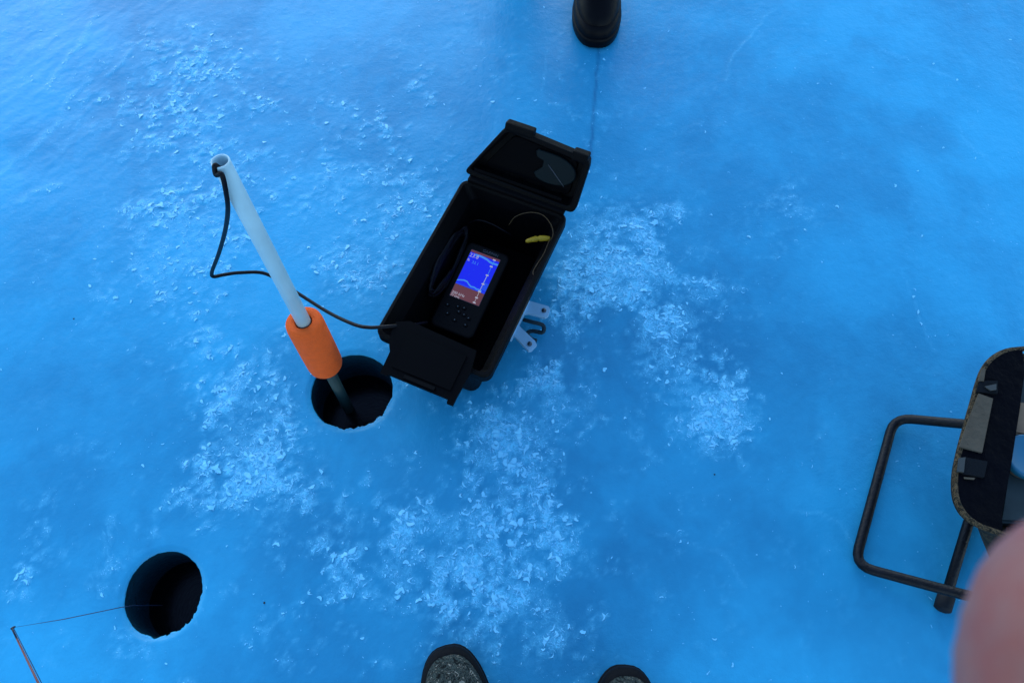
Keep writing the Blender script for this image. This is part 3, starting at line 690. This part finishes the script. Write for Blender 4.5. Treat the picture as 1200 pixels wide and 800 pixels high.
# bag body under the lid
ZL = .345
lo = [at(u, v, ZL) for u, v in ((1226, 409), (1200, 411), (1176, 414), (1158, 424), (1146, 441), (1138, 468), (1130, 496), (1121, 530), (1116, 558), (1117, 584), (1126, 603), (1142, 616), (1160, 623), (1180, 629), (1205, 634))]
outl = catmull(lo, 4)
inn = [at(1199, 404, ZL), at(1196, 440, ZL), at(1187, 510, ZL), at(1176, 565, ZL), at(1166, 632, ZL)]
def poly_loft(name, rings, m, parent): return loft(name, [[tuple(sl(p)) for p in q] for q in rings], m, parent)
def offs(pts, g, dz):
    c_ = sum(pts, Vector()) / len(pts); return [Vector((c_.x + (p.x - c_.x) * (1 + g), c_.y + (p.y - c_.y) * (1 + g), p.z + dz)) for p in pts]
full = outl + [at(1300, 640, ZL), at(1345, 610, ZL), at(1360, 520, ZL), at(1345, 440, ZL), at(1300, 411, ZL)]
def sh(g, dz, dx, dy=0): return [p + Vector((dx, dy, 0)) for p in offs(full, g, dz)]
poly_loft('bag_body', [sh(-.30, -.27, .17, -.075), sh(-.24, -.25, .165, -.070), sh(-.14, -.14, .10, -.040), sh(-.06, -.04, .042, -.012), sh(-.015, -.006, 0), sh(-.03, -.004, 0), sh(-.06, -.06, .075, .008), sh(-.10, -.08, .10, .01)], M['camo_bag'], ST)
# fold-back top: the half-round black flap with its binding
fl_in = [p for p in outl if True]
flap_poly = [at(1199, 411, ZL)] + [p for p in outl if p.x < at(1199, 411, ZL).x or p.y > .5][1:] 
half = [p for p in outl if (p.x < at(1198, 411, ZL).x and p.y > .42) or (p.x < at(1172, 627, ZL).x and p.y <= .42)]
half = half + [at(1169, 606, ZL), at(1180, 548, ZL), at(1189, 490, ZL), at(1196, 440, ZL)]
fo = poly_loft('open_flap', [offs(half, -.02, 0), offs(half, 0, .003), offs(half, 0, .010), offs(half, -.015, .0125)], M['cloth'], ST)
tube('camouflage_binding', [sl(p + Vector((0, 0, .009))) for p in outl], .0046, M['camo_edge'], fo, 8)
def patch(name, px, z, th, m, parent=fo):
    q = [at(u, v, z) for u, v in px]; return poly_loft(name, [q, [p + Vector((0, 0, th)) for p in offs(q, -.02, 0)]], m, parent)
patch('hook_tape', [(1146, 461), (1163, 467), (1150, 531), (1123, 524), (1133, 495)], ZL + .014, .003, M['velcro'])
patch('strap', [(1147, 447), (1168, 447), (1168, 462), (1143, 460)], ZL + .0135, .004, M['web'])
patch('buckle', [(1153, 453), (1167, 450), (1167, 457), (1160, 458)], ZL + .019, .002, M['buckle'])
patch('strap_end', [(1150, 432), (1154, 433), (1152, 447), (1146, 447)], ZL + .0165, .003, M['velcro'])
patch('strap', [(1129, 536), (1156, 541), (1152, 560), (1127, 556)], ZL + .0135, .004, M['web'])
patch('buckle', [(1123, 537), (1130, 536), (1128, 554), (1121, 553)], ZL + .0165, .004, M['buckle'])
patch('strap_end', [(1129, 559), (1142, 560), (1141, 562), (1130, 561)], ZL + .015, .002, M['velcro'])
# tackle in the bag
TR = prism('tackle_tray', [(p.x, p.y) for p in (at(1193, 420, .32), at(1188, 500, .32), at(1178, 560, .32), at(1170, 612, .32), at(1330, 618, .32), at(1330, 420, .32))], .298, .322, M['tray'], None, .004)
tag(TR, 'grey green tackle tray inside the open camouflage bag at right', 'tray')
pk = prism('bait_package', [(p.x, p.y) for p in (at(1193, 471, .335), at(1187, 508, .335), at(1250, 520, .335), at(1256, 478, .335))], .3225, .338, M['tub'], None, .003)
tag(pk, 'tan bait package lying on the tackle tray in the camouflage bag', 'package')
jc = at(1206, 535, .345)
JR = empty('bait_tub', (jc.x, jc.y, .3225)); tag(JR, 'round tub with light blue lid in the camouflage bag at right edge', 'tub')
V, F = lathe_data([(.0005, .0), (.030, .0), (.032, .014), (.0005, .014)], 40); mesh_obj('tub_body', V, F, M['tub'], JR)
V, F = lathe_data([(.034, .012), (.0365, .014), (.037, .023), (.0355, .0255), (.033, .026), (.031, .0245), (.0005, .0245)], 48); mesh_obj('lid', V, F, M['bluelid'], JR)

# ------------------------------------------------------------------ people
def foot_outline(L, W, retreat=0.0, shrink=0.0, n=44, heel_in=0.0):
    """toe at +y = 0 line; heel at y = -L.  retreat pulls the toe back."""
    pts = []
    for k in range(n):
        a = 2 * math.pi * k / n + math.pi / 2
        s, c = math.sin(a), math.cos(a)
        y = (abs(s) ** .82) * (1 if s > 0 else -1); y0 = -L / 2 + y * L / 2
        t = (y0 + L) / L
        w = W / 2 * (.80 + .24 * math.sin(min(1, max(0, t)) * 2.6 - .35) - .09 * math.exp(-((t - .38) / .16) ** 2))
        x = (abs(c) ** .72) * (1 if c > 0 else -1) * w
        y0 = -L + heel_in + (y0 + L) * (L - retreat - heel_in) / L
        pts.append((x * (1 - shrink), y0))
    return pts
def boot(name, toe, heading, L, W, sole_m, rand_m, upper_m, parent, shaft=.30, laces=True):
    e = bpy.data.objects.new(name, None); e.empty_display_size = .05; COL.objects.link(e); e.parent = parent
    e.location = toe; e.rotation_euler = (0, 0, heading)
    def lf(nm, lv, m): return loft(nm, [[(x, y, z) for x, y in foot_outline(L, W, r_, s_, 44, h_)] for z, r_, s_, h_ in lv], m, e, smooth=True)
    sole = lf('sole', [(.002, .006, .05, .006), (.006, .001, .01, .001), (.026, 0, 0, 0), (.032, .002, .02, .002)], sole_m)
    lf('toe_rand', [(.030, .004, .045, .004), (.036, .003, .035, .003), (.052, .007, .06, .006), (.060, .016, .11, .008), (.061, .022, .15, .012)], rand_m)
    lf('upper', [(.050, .018, .13, .012), (.062, .021, .12, .010), (.076, .034, .16, .008), (.088, .055, .21, .008), (.098, .085, .25, .008), (.112, .118, .26, .008), (.135, .140, .24, .010), (.17, .150, .22, .012), (.22, .152, .20, .010), (shaft, .150, .16, .008)], upper_m)
    if laces:
        for k in range(5):
            y = -.105 - k * .016; z = .098 + k * .011
            tube('lace', catmull([(-.030, y, z - .006), (-.014, y - .004, z + .007), (.0, y - .006, z + .010), (.014, y - .004, z + .007), (.030, y, z - .006)], 4), .0028, M['web'], e, 6)
    else:
        tube('instep_strap', catmull([(-.045, -.12, .07), (-.034, -.125, .105), (0, -.118, .124), (.034, -.125, .105), (.045, -.12, .07)], 5), .006, rand_m, e, 8)
    return e

def skin_figure(name, joints, edges, m, parent, root=0, sub=2):
    me = bpy.data.meshes.new(name + '_src'); me.from_pydata([j[:3] for j in joints], edges, []); me.update()
    o = bpy.data.objects.new(name + '_src', me); COL.objects.link(o)
    mod = o.modifiers.new('skin', 'SKIN'); mod.use_smooth_shade = True
    for i, j in enumerate(joints):
        sv = me.skin_vertices[0].data[i]; r = j[3]; sv.radius = r if isinstance(r, tuple) else (r, r); sv.use_root = (i == root)
    sb = o.modifiers.new('sub', 'SUBSURF'); sb.levels = sub; sb.render_levels = sub
    dg = bpy.context.evaluated_depsgraph_get(); out = bpy.data.meshes.new_from_object(o.evaluated_get(dg))
    bpy.data.objects.remove(o); out.name = name
    return finish(name, out, m, parent)

def add_tube_to(o, path, rad, seg=16):
    V, F = tube_data(path, rad, seg); bm = bmesh.new(); bm.from_mesh(o.data)
    vs_ = [bm.verts.new(v) for v in V]
    for f in F:
        g = bm.faces.new([vs_[i] for i in f]); g.smooth = True
    bm.to_mesh(o.data); bm.free()

def finger(o, pts, r0, r1):
    p = catmull(pts, 6); n = len(p); rad = []
    L = [0]
    for i in range(1, n): L.append(L[-1] + (p[i] - p[i - 1]).length)
    T = L[-1]
    for i in range(n):
        t = L[i] / T; r = r0 + (r1 - r0) * t; d = T - L[i]
        if d < r: r = math.sqrt(max(1e-8, r * r - (r - d) ** 2)) if d > 0 else .0005
        for kn in (.36, .68): r *= 1 + .05 * math.exp(-((t - kn) / .05) ** 2)
        rad.append(r)
    # extra rings in the dome of the fingertip
    end = p[-1]; d_ = (p[-1] - p[-2]).normalized(); p2 = [q for q, l in zip(p, L) if T - l > r1]; rd2 = [r0 + (r1 - r0) * l / T for l in L if T - l > r1]
    c_ = end - d_ * r1
    for k in range(0, 8):
        a = k / 8 * math.pi / 2; p2.append(c_ + d_ * r1 * math.sin(a)); rd2.append(r1 * math.cos(a))
    p2.append(end); rd2.append(.0003)
    add_tube_to(o, p2, rd2, 20)

def person(px, py, rz, label, feet, arms, hat, jacket, boot_args):
    """feet and arms in the person's own frame: they face +y"""
    P = empty('person', (px, py, 0), rz); tag(P, label, 'person')
    (lx, ly), (rx_, ry_) = feet
    J = [(0, 0, .94, .10), (0, .0, 1.15, .10), (0, .0, 1.36, .11), (0, .01, 1.48, .052), (0, .03, 1.55, .055), (0, .045, 1.64, (.078, .092)), (0, .04, 1.71, .07),
         (-.10, 0, .90, .085), (-.5 * .1 + lx * .5, ly * .5 + .02, .50, .058), (lx, ly, .12, .042),
         (.10, 0, .90, .085), (.5 * .1 + rx_ * .5, ry_ * .5 + .02, .50, .058), (rx_, ry_, .12, .042),
         (-.19, 0, 1.40, .055), (*arms[0][0], .042), (*arms[0][1], .028), (*arms[0][2], (.018, .034)),
         (.19, 0, 1.40, .055), (*arms[1][0], .042), (*arms[1][1], .028), (*arms[1][2], (.018, .034))]
    E = [(0, 1), (1, 2), (2, 3), (3, 4), (4, 5), (5, 6), (0, 7), (7, 8), (8, 9), (0, 10), (10, 11), (11, 12), (2, 13), (13, 14), (14, 15), (15, 16), (2, 17), (17, 18), (18, 19), (19, 20)]
    body = skin_figure('body', J, E, M['skin'], P)
    # nose, ears and brow worked into the same mesh
    add_tube_to(body, [(0, .115, 1.665), (0, .145, 1.635), (0, .15, 1.622), (0, .12, 1.615)], [.008, .012, .014, .006], 10)
    for s in (-1, 1): add_tube_to(body, [(s * .072, .03, 1.665), (s * .088, .022, 1.65), (s * .085, .028, 1.62), (s * .074, .034, 1.605)], [.008, .010, .009, .006], 8)
    Jt = [(0, 0, .93, .135), (-.10, .0, .88, .112), (-.05 + lx * .5, ly * .5 + .02, .50, .088), (lx, ly, .26, .080), (lx, ly, .16, .080), (.10, .0, .88, .112), (.05 + rx_ * .5, ry_ * .5 + .02, .50, .088), (rx_, ry_, .26, .080), (rx_, ry_, .16, .080), (0, 0, 1.02, .14)]
    skin_figure('trousers', Jt, [(0, 1), (1, 2), (2, 3), (3, 4), (0, 5), (5, 6), (6, 7), (7, 8), (0, 9)], M['trousers'], P)
    wr = lambda a: tuple(Vector(a[0]) + (Vector(a[1]) - Vector(a[0])) * .93)
    Jj = [(0, 0, .90, .155), (0, 0, 1.15, .150), (0, -.005, 1.38, .150), (0, 0, 1.48, .085), (-.20, -.005, 1.40, .082), (*arms[0][0], .066), (*wr(arms[0]), .046), (.20, -.005, 1.40, .082), (*arms[1][0], .066), (*wr(arms[1]), .046)]
    skin_figure('jacket', Jj, [(0, 1), (1, 2), (2, 3), (2, 4), (4, 5), (5, 6), (2, 7), (7, 8), (8, 9)], jacket, P, 1)
    V, F = lathe_data([(.100, -.045), (.104, -.03), (.104, .0), (.098, .03), (.082, .06), (.05, .082), (.001, .09)], 28)
    mesh_obj('knitted_hat', [(x, y * 1.1 + .04, z + 1.715) for x, y, z in V], F, hat, P)
    for s in (-1, 1):
        V, F = lathe_data([(.0005, -.011), (.007, -.009), (.011, 0), (.007, .009), (.0005, .011)], 12)
        mesh_obj('eye', [(x + s * .034, y + .118, z + 1.66) for x, y, z in V], F, M['pvc'], P)
    for (fx, fy), hd in zip(feet, boot_args[0]):
        a = Vector((fx, fy, 0)) + Matrix.Rotation(hd, 3, 'Z') @ Vector((0, .215, 0))
        boot('boot', a, hd, *boot_args[1:6], P, laces=boot_args[6])
    return P, body

# the photographer: boots at the bottom of the picture, one fingertip in front of the lens
PXY = Vector((.045, -.19, 0))
def pl(p): return Vector(p) - PXY
F_ = Vector((0, math.sin(TILT), -math.cos(TILT))); U_ = Vector((0, math.cos(TILT), math.sin(TILT))); X_ = Vector((1, 0, 0)); C_ = Vector((0, 0, CAMH))
def cs(r, d, s): return C_ + F_ * s + X_ * (r * s) - U_ * (d * s)
ftip = cs(.868, .205, .050)
k1 = cs(.868, .72, .052); k2 = cs(.99, 1.27, .058); palm = Vector((.105, -.085, 1.375)); wrist = Vector((.125, -.155, 1.335))
hdL, hdR = R(14), R(-3)
tl_, tr_ = at(521, 754, .045), at(734, 777, .045)
fL = Vector((tl_.x, tl_.y, 0)) - Matrix.Rotation(hdL, 3, 'Z') @ Vector((0, .215, 0)) - PXY
fR = Vector((tr_.x, tr_.y, 0)) - Matrix.Rotation(hdR, 3, 'Z') @ Vector((0, .215, 0)) - PXY
P1, b1 = person(PXY.x, PXY.y, 0, 'person in dark camouflage boots at the bottom edge, blurred finger before the lens', ((fL.x, fL.y), (fR.x, fR.y)),
    (((-.27, .05, 1.14), (-.15, .12, 1.30), (-.10, .15, 1.37)), ((.27, .0, 1.14), tuple(pl(wrist)), tuple(pl(palm)))), M['trousers'], M['jacket'],
    ((hdL, hdR), .315, .128, M['sole'], M['sole'], M['camo_boot'], True))
finger(b1, [pl(palm), pl(k2), pl(k1), pl(ftip)], .0130, .0122)
for j_, (dx, ln) in enumerate(((.020, .06), (.036, .052), (.050, .040))):      # the other fingers curl under the phone
    b0 = pl(palm) + Vector((dx * .6, .0, -.006)); finger(b1, [b0, b0 + Vector((dx * .35, ln * .55, -.008)), b0 + Vector((dx * .3 + .004, ln * .8, .012)), b0 + Vector((dx * .2, ln * .55, .03))], .0098, .0082)
finger(b1, [pl(palm), pl(palm) + Vector((-.018, .018, .028)), pl(palm) + Vector((-.03, .035, .055))], .0125, .0105)
lp = Vector((-.10, .15, 1.37))
for k_, dx in enumerate((-.03, -.012, .006, .022)): finger(b1, [lp + Vector((dx, 0, 0)), lp + Vector((dx * 1.2, .03, .012)), lp + Vector((dx * 1.2, .03, .045))], .0095, .008)
finger(b1, [lp, lp + Vector((.03, .0, .02)), lp + Vector((.045, .01, .05))], .0115, .010)

# the companion opposite: one black rubber boot shows at the top edge
t2_ = at(699, 52, .02); hd1, hd2 = R(180 - 3), R(180 + 12)
B1 = Vector((t2_.x, t2_.y, 0)) - Matrix.Rotation(hd1, 3, 'Z') @ Vector((0, .215, 0))
B2 = B1 + Vector((-.23, .31, 0)); mid = (B1 + B2) / 2
inv = Matrix.Rotation(-math.pi, 3, 'Z')
q1, q2 = inv @ (B2 - mid), inv @ (B1 - mid)
# person faces -y: own right foot is at picture left
P2, b2 = person(mid.x, mid.y, math.pi, 'person in a shiny black rubber boot standing at the top edge', ((q2.x, q2.y), (q1.x, q1.y)),
    (((-.28, -.02, 1.13), (-.27, .06, .90), (-.265, .09, .82)), ((.28, -.02, 1.13), (.27, .06, .90), (.265, .09, .82))), M['trousers'], M['trousers'],
    ((hd1 - math.pi, hd2 - math.pi), .32, .134, M['boot_rubber'], M['boot_rubber'], M['boot_rubber'], False))
for s in (-1, 1):
    h0 = Vector((s * .265, .09, .82))
    for dy in (-.028, -.010, .008, .026): finger(b2, [h0 + Vector((0, dy, -.01)), h0 + Vector((-s * .004, dy + .006, -.05)), h0 + Vector((-s * .016, dy + .012, -.085))], .0095, .008)
    finger(b2, [h0 + Vector((0, .02, .01)), h0 + Vector((-s * .015, .045, -.02)), h0 + Vector((-s * .02, .05, -.045))], .011, .0095)
print('flakes', NF, 'ice quads', len(QF))
